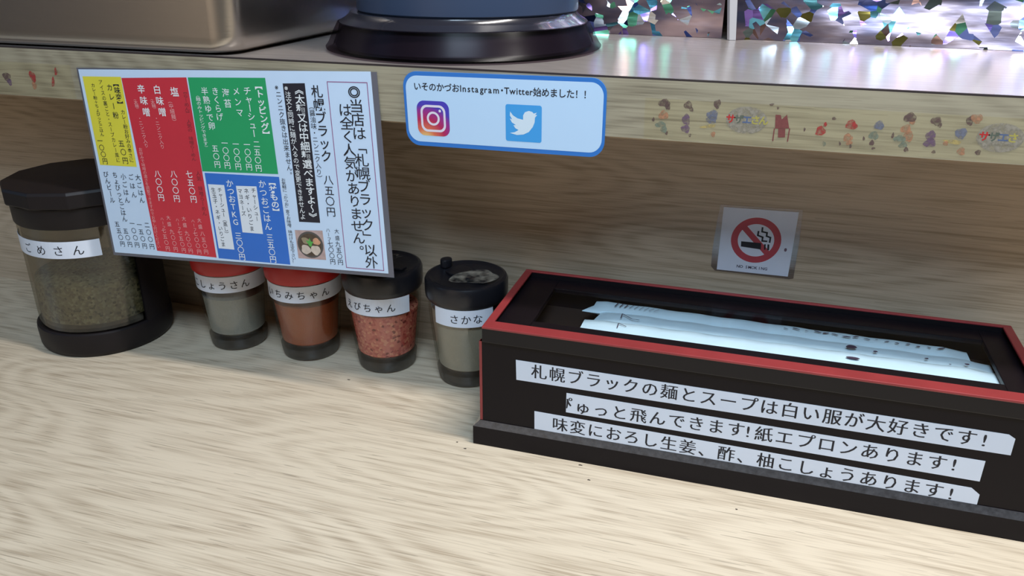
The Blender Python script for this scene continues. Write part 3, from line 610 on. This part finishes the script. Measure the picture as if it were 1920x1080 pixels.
obj('leek', sheet([(pu-1.8, pv-1), (pu-3, pv-3), (pu-.8, pv-2.5), (pu-.2, pv-5), (pu+.8, pv-2.4), (pu+2.6, pv-2.2), (pu+1.2, pv-.6), (pu+.8, pv+1.4), (pu-.8, pv+1)], .26, MQ.at), mat('print_leek', (.10, .42, .08), .5), pp)
for (t, u0, v0, u1, v1, sz, ck, w) in MENU_COLUMNS:
    obj('lettering', text_v(t, u0, v0, u1, v1, sz, w, lambda u, v, off: MQ.at(u, v, .28+off)), INKS[ck], ms)
TAPEM = clear('clear_tape', (.93, .91, .84), .12, .2)
# ------------------------------------------------------------------ social sign
SQ = Quad(SIGN_CORNERS, 122, 42)
ss = thing('announcement_card', 'white rounded card with blue border and two square app icons on the ledge edge', 'sign', tuple(SQ.at(61, 42)))
obj('card_back', prism(bez_round(0, 0, 122, 42, 8.5), -.9, 0., SQ.at), mat('card_blue', (.03, .19, .60), .35), ss, label='blue rounded border of the card')
obj('card_face', sheet(bez_round(1.6, 2.2, 120.4, 39.6, 7.2), .06, SQ.at), mat('card_white', (.54, .74, .97), .35), ss)
t = 'いそのかづおInstagram・Twitter始めました！！'
adv = [1.0 if ord(c) > 255 else {'I': .3, 'n': .62, 's': .56, 't': .4, 'a': .62, 'g': .64, 'r': .42, 'm': .92, 'T': .62, 'w': .82, 'i': .3, 'e': .6}.get(c, .6) for c in t]
adv = [.55 if c == '・' else a for c, a in zip(t, adv)]
obj('lettering', text_h(t, SIGN_ITEMS['t0'], SIGN_ITEMS['t1'], 5.0, .016, lambda u, v, off: SQ.at(u, v, .12+off), adv=adv), INK, ss)
GRAD = bpy.data.materials.new('icon_gradient'); GRAD.use_nodes = True
nt = GRAD.node_tree; b = nt.nodes['Principled BSDF']; b.inputs['Roughness'].default_value = .4
tc = nt.nodes.new('ShaderNodeTexCoord'); mp = nt.nodes.new('ShaderNodeMapping'); mp.inputs['Location'].default_value = (-.25, 0, .12); mp.inputs['Scale'].default_value = (1, 0, 1)
ln = nt.nodes.new('ShaderNodeVectorMath'); ln.operation = 'LENGTH'; cr = nt.nodes.new('ShaderNodeValToRGB')
nt.links.new(tc.outputs['Generated'], mp.inputs[0]); nt.links.new(mp.outputs[0], ln.inputs[0]); nt.links.new(ln.outputs['Value'], cr.inputs[0]); nt.links.new(cr.outputs[0], b.inputs['Base Color'])
e = cr.color_ramp.elements; e[0].position = .08; e[0].color = (.85, .62, .22, 1); e[1].position = 1.25; e[1].color = (.06, .05, .45, 1)
for p, c in ((.32, (.75, .16, .08)), (.6, (.50, .02, .10)), (.85, (.30, .03, .28)), (1.0, (.07, .05, .48))): k = e.new(p); k.color = (*c, 1)
ic = SIGN_ITEMS['camera']; iu0, iu1, iv0, iv1 = ic[0][0], (ic[1][0]+ic[2][0])/2, ic[0][1], ic[2][1]
gi = obj('camera_icon', sheet(bez_round(iu0, iv0, iu1, iv1, 4.6), .12, SQ.at), GRAD, ss, label='rounded square camera icon, yellow to red to purple')
ICW = mat('icon_white', (.80, .74, .84), .4)
w_, h_ = iu1-iu0, iv1-iv0; cu, cv = (iu0+iu1)/2, (iv0+iv1)/2
obj('icon_outline', join(ring(bez_round(cu-w_*.385, cv-h_*.385, cu+w_*.385, cv+h_*.385, 4.), bez_round(cu-w_*.32, cv-h_*.32, cu+w_*.32, cv+h_*.32, 3.), .16, SQ.at),
    ring(ell(cu, cv, w_*.2, h_*.2, 36), ell(cu, cv, w_*.138, h_*.138, 36), .16, SQ.at), sheet(ell(cu+w_*.215, cv-h_*.225, .8, .8, 14), .16, SQ.at)), ICW, gi)
tw = SIGN_ITEMS['tw']
ti = obj('bird_icon', sheet(bez_round(tw[0][0], tw[0][1], tw[1][0], tw[2][1], 1.3), .12, SQ.at), mat('icon_blue', (.055, .36, .80), .4), ss, label='sky-blue square icon with a white bird')
obj('bird', sheet(BIRD, .16, SQ.at), mat('icon_bird', (.70, .82, .92), .4), ti)
# ------------------------------------------------------------------ no-smoking sign
NQ = Quad(SMOKE_CORNERS, 48, 46)
ns = thing('no_smoking_sign', 'small square white no-smoking sign taped to the wood panel', 'sign', tuple(NQ.at(24, 46)))
obj('tape_backing', prism([(-3.2, 8), (-2.2, -1.5), (50.2, -1.8), (51.5, 20), (51.8, 47), (49, 47.8), (-1.2, 47), (-4.2, 44), (-4.4, 30)], -.2, -.05, NQ.at), clear('sign_tape', (.85, .84, .86), .25, .25), ns)
obj('paper', prism([(0, 0), (48, 0), (48, 46), (0, 46)], -.05, .1, NQ.at), mat('sign_paper', (.68, .72, .84), .4, noise=(100, .04)), ns)
SR = mat('sign_red', (.46, .055, .075), .5, noise=(120, .2))
cu, cv = 23.6, 22.0
obj('ring', ring(ell(cu, cv, 16.4, 16.3, 48), ell(cu, cv, 11.9, 11.7, 48), .14, NQ.at), SR, ns)
d = math.radians(45)
bar = [(cu+math.cos(d)*a-math.sin(d)*b, cv+math.sin(d)*a+math.cos(d)*b) for a, b in ((-12.4, -2.0), (12.4, -2.0), (12.4, 2.0), (-12.4, 2.0))]
obj('slash', sheet(bar, .145, NQ.at), SR, ns)
obj('cigarette', join(*[sheet(p, .16, NQ.at) for p in [SMOKE['cig']]+SMOKE['bars']]), INK, ns)
nstroke = lambda pts, w: join(*[sheet([(a[0]-dx, a[1]-dy), (b[0]-dx+ex, b[1]-dy+ey), (b[0]+dx+ex, b[1]+dy+ey), (a[0]+dx, a[1]+dy)], .16, NQ.at) for a, b in zip(pts, pts[1:]) for L_ in [math.hypot(b[0]-a[0], b[1]-a[1])] for dx, dy in [(-(b[1]-a[1])/L_*w/2, (b[0]-a[0])/L_*w/2)] for ex, ey in [((b[0]-a[0])/L_*w/2, (b[1]-a[1])/L_*w/2)]])
obj('smoke', join(nstroke(SMOKE['z1'], 1.1), nstroke(SMOKE['z2'], 1.1)), INK, ns)
t = 'NO SMOKING'; obj('lettering', text_h(t, (14.2, 41.9), (32.8, 41.9), 2.9, .02, lambda u, v, off: NQ.at(u, v, .16+off), adv=[.8 if c != ' ' else .5 for c in t]), mat('sign_ink', (.06, .05, .09), .6), ns)
obj('spot', sheet(ell(SMOKE['spot'][0], SMOKE['spot'][1], .9, 1.3, 14), .14, NQ.at), mat('stain', (.16, .10, .14), .7), ns)
# ------------------------------------------------------------------ printed tape on the ledge edge
TM = clear('film_tape', (1, .995, .965), .02, .3)
def faded(name, c):
    m = mat(name, c, .6, noise=(700, .3)); nt = m.node_tree
    if 'fade' in nt.nodes: return m
    n = nt.nodes.new('ShaderNodeTexNoise'); n.name = 'fade'; n.inputs['Scale'].default_value = 420; n.inputs['Detail'].default_value = 3
    tc = nt.nodes.new('ShaderNodeTexCoord'); nt.links.new(tc.outputs['Object'], n.inputs[0])
    mr = nt.nodes.new('ShaderNodeMapRange'); mr.inputs[1].default_value = .35; mr.inputs[2].default_value = .6; mr.inputs[3].default_value = .25; mr.inputs[4].default_value = .85
    nt.links.new(n.outputs['Fac'], mr.inputs[0]); nt.links.new(mr.outputs[0], nt.nodes['Principled BSDF'].inputs['Alpha']); return m
PC = {'dk': (.13, .075, .07), 'sk': (.50, .33, .24), 'or': (.46, .22, .12), 'gn': (.20, .23, .17), 'pu': (.17, .10, .16), 'bl': (.17, .18, .24), 'ye': (.50, .38, .14), 'rd': (.42, .035, .035)}
def fband(u, v, off=0.): return (u, YS-.0012-off*.001, v)
def tape(name, x0, x1, label, sel):
    t = thing(name, label, 'tape', ((x0+x1)/2, YS-.0012, .1978))
    pts = [(x0, .2199), (x0+.0006, .1979), (x1, .1979), (x1, .2202)]
    obj('film', prism(pts, .02, .10, fband), TM, t)
    for i, (x, z, rx, rz, c) in enumerate(sel):
        obj('colour_patch', sheet(ell(x, z, rx, rz, 14, .3*math.sin(i), .13), .13+.002*(i % 5), fband), faded('patch_'+c, PC[c]), t)
    return t
tr = tape('printed_tape', -.0620, .1700, 'worn clear tape with faded small coloured patches on the ledge edge, right side', [p for p in PRINTS if p[0] > -.1 and p[4] != 'sk'])
tape('printed_tape', -.62, -.447, 'worn clear tape with reddish patches on the ledge edge, left of the menu', [p for p in PRINTS if p[0] < -.1])
for i, (a, b_) in enumerate(LOGOS):
    cx_, cz_ = (a[0]+b_[0])/2, (a[1]+b_[1])/2-.0005
    if i == 0 or True:
        obj('oval_patch', sheet(ell(cx_-.001, cz_, .0105, .0072, 26), .125, fband), faded('patch_grey', (.34, .30, .24)), tr)
        for q, (ch, c) in enumerate((('サ', 'rd'), ('ザ', 'gn'), ('エ', 'bl'), ('さ', 'ye'), ('ん', 'ye'))):
            if i and q > 3: continue
            x = a[0]-.0005+q*.0042; z = cz_+.0004
            cc = {'rd': (.48, .02, .02), 'gn': (.10, .12, .09), 'bl': (.09, .13, .24), 'ye': (.42, .36, .08)}[c]
            if False: obj('heart_patch', sheet([(x, z-.0026), (x+.0021, z+.0002), (x+.0019, z+.0018), (x+.0009, z+.0021), (x, z+.0013), (x-.0009, z+.0021), (x-.0019, z+.0018), (x-.0021, z+.0002)], .14, fband), faded('patch_rd', PC['rd']), tr)
            else: obj('lettering', put(ch, x, -z, .0050, .03, lambda u, v, off: (u, YS-.0012-.00015, -v)), mat('tape_letter_'+c, cc, .6), tr)
HB = mat('patch_house', (.20, .055, .05), .6, noise=(900, .3))
def bar2(a, b_, w): return [(a[0]-w, a[1]), (b_[0]-w, b_[1]), (b_[0]+w, b_[1]), (a[0]+w, a[1])]
H = HOUSE; r4_ = H['roof']
obj('patch_shape', join(sheet([r4_[0], (r4_[0][0]*.55+r4_[1][0]*.45, r4_[0][1]), (r4_[0][0]*.4+r4_[1][0]*.6, r4_[0][1]-.0022), r4_[1], r4_[2], r4_[3]], .15, fband), sheet(bar2(*H['l'], .0003), .15, fband), sheet(bar2(*H['r'], .0003), .15, fband), sheet(H['mid'], .15, fband)), HB, tr)
# ------------------------------------------------------------------ steel pan on the ledge
STEEL = bpy.data.materials.new('brushed_steel'); STEEL.use_nodes = True
nt = STEEL.node_tree; b = nt.nodes['Principled BSDF']; b.inputs['Metallic'].default_value = 1; b.inputs['Roughness'].default_value = .3; b.inputs['Base Color'].default_value = (.66, .61, .56, 1)
tc = nt.nodes.new('ShaderNodeTexCoord'); mp = nt.nodes.new('ShaderNodeMapping'); mp.inputs['Scale'].default_value = (6, 6, 300)
n = nt.nodes.new('ShaderNodeTexNoise'); n.inputs['Scale'].default_value = 4; bp = nt.nodes.new('ShaderNodeBump'); bp.inputs['Strength'].default_value = .06; bp.inputs['Distance'].default_value = .0005
nt.links.new(tc.outputs['Object'], mp.inputs[0]); nt.links.new(mp.outputs[0], n.inputs[0]); nt.links.new(n.outputs['Fac'], bp.inputs['Height']); nt.links.new(bp.outputs[0], b.inputs['Normal'])
sp = thing('steel_food_pan', 'rectangular stainless steel food pan standing on the ledge at the left', 'pan', (-.45, .55, ZT))
def rrect(x0, x1, y0, y1, r, z, n=8):
    return [(x, y, z) for x, y in bez_round(x0, y0, x1, y1, r, n)]
px0, px1, py0, py1 = -.640, -.3205, .4515, .655
lev = [(.012, ZT+.0002), (.0055, ZT+.0010), (.0022, ZT+.0032), (.0006, ZT+.0066), (0., ZT+.011), (-.004, ZT+.115), (-.0048, ZT+.12)]
rows = [rrect(px0+i, px1-i, py0+i*.55, py1-i, .016, z) for i, z in lev]
rows += [rrect(px0-.011, px1+.011, py0-.010, py1+.011, .022, ZT+.121), rrect(px0-.011, px1+.011, py0-.010, py1+.011, .022, ZT+.1195), rrect(px0-.003, px1+.003, py0-.003, py1+.003, .016, ZT+.1185)]
inr = [rrect(px0+i+.001, px1-i-.001, py0+i*.55+.001, py1-i-.001, .015, z+.001) for i, z in reversed(lev[:-1])]
def loft(rows, cap0=True, cap1=True):
    V, Fs = [], []; k = len(rows[0])
    for r in rows: V += r
    for a in range(len(rows)-1):
        for i in range(k): Fs.append((a*k+i, a*k+(i+1) % k, (a+1)*k+(i+1) % k, (a+1)*k+i))
    if cap0: Fs.append(tuple(range(k-1, -1, -1)))
    if cap1: Fs.append(tuple((len(rows)-1)*k+i for i in range(k)))
    return V, Fs
obj('pan_body', loft(rows[:7]+inr), STEEL, sp, smooth=True)
obj('pan_rim', loft(rows[6:10], False, False), STEEL, sp, smooth=True)
# ------------------------------------------------------------------ round holder with smoky collar
cx_, cy_ = -.2028, .5495
rh = thing('round_holder', 'round dark smoky plastic base with a blue-grey cylinder standing in it on the ledge', 'holder', (cx_, cy_, ZT))
SMK = clear('smoky_plastic', (.55, .50, .54), .015, .25)
RB = .0938
pr_ = [(RB-.002, .0003), (RB, .0008), (RB+.0002, .0016), (RB-.0010, .0030), (RB-.0020, .0045), (RB-.0052, .0110), (RB-.0086, .0170), (RB-.0104, .0174), (RB-.0085, .0110), (RB-.0055, .0045), (RB-.0045, .0015), (RB-.002, .0003)]
obj('smoky_collar', lathe(pr_, cx_, cy_, 96, z0=ZT), SMK, rh, smooth=True, label='translucent smoky flared collar')
DK = mat('dark_base_plastic', (.018, .018, .026), .2, coat=.5)
obj('inner_base', lathe([(0, .0012), (.0868, .0012), (.0874, .003), (.0832, .0120), (.0815, .0155), (0, .0155)], cx_, cy_, 96, z0=ZT), mat('holder_grey', (.085, .082, .098), .5), rh, smooth=True)
obj('rim_band', lathe([(0, .0157), (.0830, .0157), (.0845, .0168), (.0832, .0180), (.0795, .0200), (.0772, .0222), (.0765, .0236), (.0752, .0238), (0, .0238)], cx_, cy_, 96, z0=ZT), DK, rh, smooth=True)
obj('cylinder', lathe([(0, .0240), (.0735, .0240), (.0745, .0250), (.0745, .13), (.0735, .132), (0, .132)], cx_+.003, cy_, 96, z0=ZT), mat('blue_grey_plastic', (.035, .055, .105), .38, bump=(60, .05)), rh, smooth=True, label='blue-grey cylinder')
# ------------------------------------------------------------------ holographic foil at the back of the ledge
FO = bpy.data.materials.new('holographic_foil'); FO.use_nodes = True
nt = FO.node_tree; N = nt.nodes.new; L = nt.links.new; b = nt.nodes['Principled BSDF']; b.inputs['Metallic'].default_value = 1
tc = N('ShaderNodeTexCoord')
def vnode(op, a, bb=None, sc_=None):
    x = N('ShaderNodeVectorMath'); x.operation = op
    for k_, q in enumerate((a, bb)):
        if q is None: continue
        if isinstance(q, tuple): x.inputs[k_].default_value = q
        else: L(q, x.inputs[k_])
    if sc_ is not None: x.inputs['Scale'].default_value = sc_
    return x.outputs[0]
def mapped(scale):
    mp = N('ShaderNodeMapping'); mp.inputs['Scale'].default_value = scale; L(tc.outputs['Object'], mp.inputs[0]); return mp.outputs[0]
v = N('ShaderNodeTexVoronoi'); v.inputs['Scale'].default_value = 125; v.inputs['Randomness'].default_value = 1; L(mapped((1, .05, 1.15)), v.inputs['Vector'])
s = N('ShaderNodeSeparateColor'); L(v.outputs['Color'], s.inputs[0])
def fm(op, a, bb):
    x = N('ShaderNodeMath'); x.operation = op
    for k_, q in enumerate((a, bb)):
        if isinstance(q, (int, float)): x.inputs[k_].default_value = q
        else: L(q, x.inputs[k_])
    return x.outputs[0]
v2 = N('ShaderNodeTexVoronoi'); v2.inputs['Scale'].default_value = 95; L(mapped((1.1, .05, .9)), v2.inputs['Vector'])
s2 = N('ShaderNodeSeparateColor'); L(v2.outputs['Color'], s2.inputs[0])
mask = fm('MULTIPLY', fm('GREATER_THAN', s.outputs[2], .42), fm('GREATER_THAN', s2.outputs[1], .45))
hue = N('ShaderNodeValToRGB'); hue.color_ramp.interpolation = 'CONSTANT'; L(s.outputs[0], hue.inputs[0])
e = hue.color_ramp.elements; e[0].color = (.25, .35, .95, 1); e[1].position = .2; e[1].color = (.25, .75, .95, 1)
for p, c in ((.42, (.92, .95, 1.)), (.58, (.45, .30, .95)), (.7, (.3, .9, .55)), (.78, (.95, .6, .55)), (.86, (.95, .92, .3)), (.93, (.7, .95, 1.))): k = e.new(p); k.color = (*c, 1)
nb = N('ShaderNodeTexNoise'); nb.inputs['Scale'].default_value = 30; nb.inputs['Detail'].default_value = 3; L(mapped((.5, .1, 1.6)), nb.inputs[0])
bc = N('ShaderNodeValToRGB'); L(nb.outputs['Fac'], bc.inputs[0]); q = bc.color_ramp.elements
q[0].position = .32; q[0].color = (.09, .11, .20, 1); q[1].position = .68; q[1].color = (.62, .47, .50, 1); k = q.new(.48); k.color = (.26, .21, .27, 1)
mx = N('ShaderNodeMix'); mx.data_type = 'RGBA'; L(mask, mx.inputs[0]); L(bc.outputs[0], mx.inputs[6]); L(hue.outputs[0], mx.inputs[7]); L(mx.outputs[2], b.inputs['Base Color'])
L(fm('SUBTRACT', .32, fm('MULTIPLY', mask, .12)), b.inputs['Roughness'])
n2 = N('ShaderNodeTexNoise'); n2.inputs['Scale'].default_value = 45; n2.inputs['Detail'].default_value = 4; n2.inputs['Roughness'].default_value = .62; L(mapped((.22, .1, 1.5)), n2.inputs[0])
wave = vnode('SCALE', vnode('SUBTRACT', n2.outputs['Color'], (.5, .5, .5)), None, .8)
cell = vnode('SCALE', vnode('SUBTRACT', v.outputs['Color'], (.5, .5, .5)), None, .85)
cm = N('ShaderNodeMix'); cm.data_type = 'VECTOR'; L(mask, cm.inputs[0]); cm.inputs[4].default_value = (0, 0, 0); L(cell, cm.inputs[5])
g = N('ShaderNodeNewGeometry')
L(vnode('NORMALIZE', vnode('ADD', vnode('ADD', g.outputs['Normal'], wave), cm.outputs[1])), b.inputs['Normal'])
struct('wall_partition', box(-1.6, 1.6, .75, .77, ZT, ZT+.24), mat('partition_brown', (.10, .07, .055), .5, noise=(30, .3)))
def foil(label, xa, ya, xb, yb, h, edge):
    n, m_ = 60, 14; V, Fs = [], []
    for j in range(m_+1):
        for i in range(n+1):
            a = i/n; x = xa+(xb-xa)*a; z = ZT-.0004+h*j/m_
            sx = min(1, max(0, (x+.02)/.10)); sx = sx*sx*(3-2*sx) if edge == 'L' else 0
            y = ya+(yb-ya)*a+.0018*math.sin(x*55+z*20)*min(1, j/3)+sx*(h*j/m_)*.26
            if edge == 'L':   # left edge curls forward and leans left going up
                w = max(0, 1-a*(xb-xa)/.012); x += -.0035*w*(j/m_*5 if j < 3 else 1)*.8; y -= .008*w*w
            V.append((x, y, z))
    for j in range(m_):
        for i in range(n):
            p = j*(n+1)+i; Fs.append((p, p+1, p+n+2, p+n+1))
    t = thing('holographic_foil_sheet', label, 'foil', ((xa+xb)/2, ya, ZT))
    o = obj('foil', (V, Fs), FO, t, smooth=True)
    return t
foil('crinkled holographic foil sheet beside the round holder, left of the gap', -.31, .664, -.0365, .655, .22, '')
t = foil('crinkled holographic foil sheet with curled left edge, behind the ledge at right', -.0268, .6535, .60, .615, .20, 'L')
V, Fs = [], []
for j in range(15):
    z = ZT-.0004+.22*j/14; k = min(1, j/3)
    for a, b_ in ((-.0272-.0035*k, .6490), (-.0318-.0046*k, .6465), (-.0300-.0044*k, .6440), (-.0255-.0030*k, .6452)):
        V.append((a, b_, z))
for j in range(14):
    for i in range(4): Fs.append((j*4+i, j*4+(i+1) % 4, (j+1)*4+(i+1) % 4, (j+1)*4+i))
obj('curled_edge', (V, Fs), mat('silver_edge', (.8, .78, .8), .4, metal=.6), t, smooth=True, label='bright silvery curled edge')
# remove the helper used to read glyph outlines
bpy.data.objects.remove(_fo)
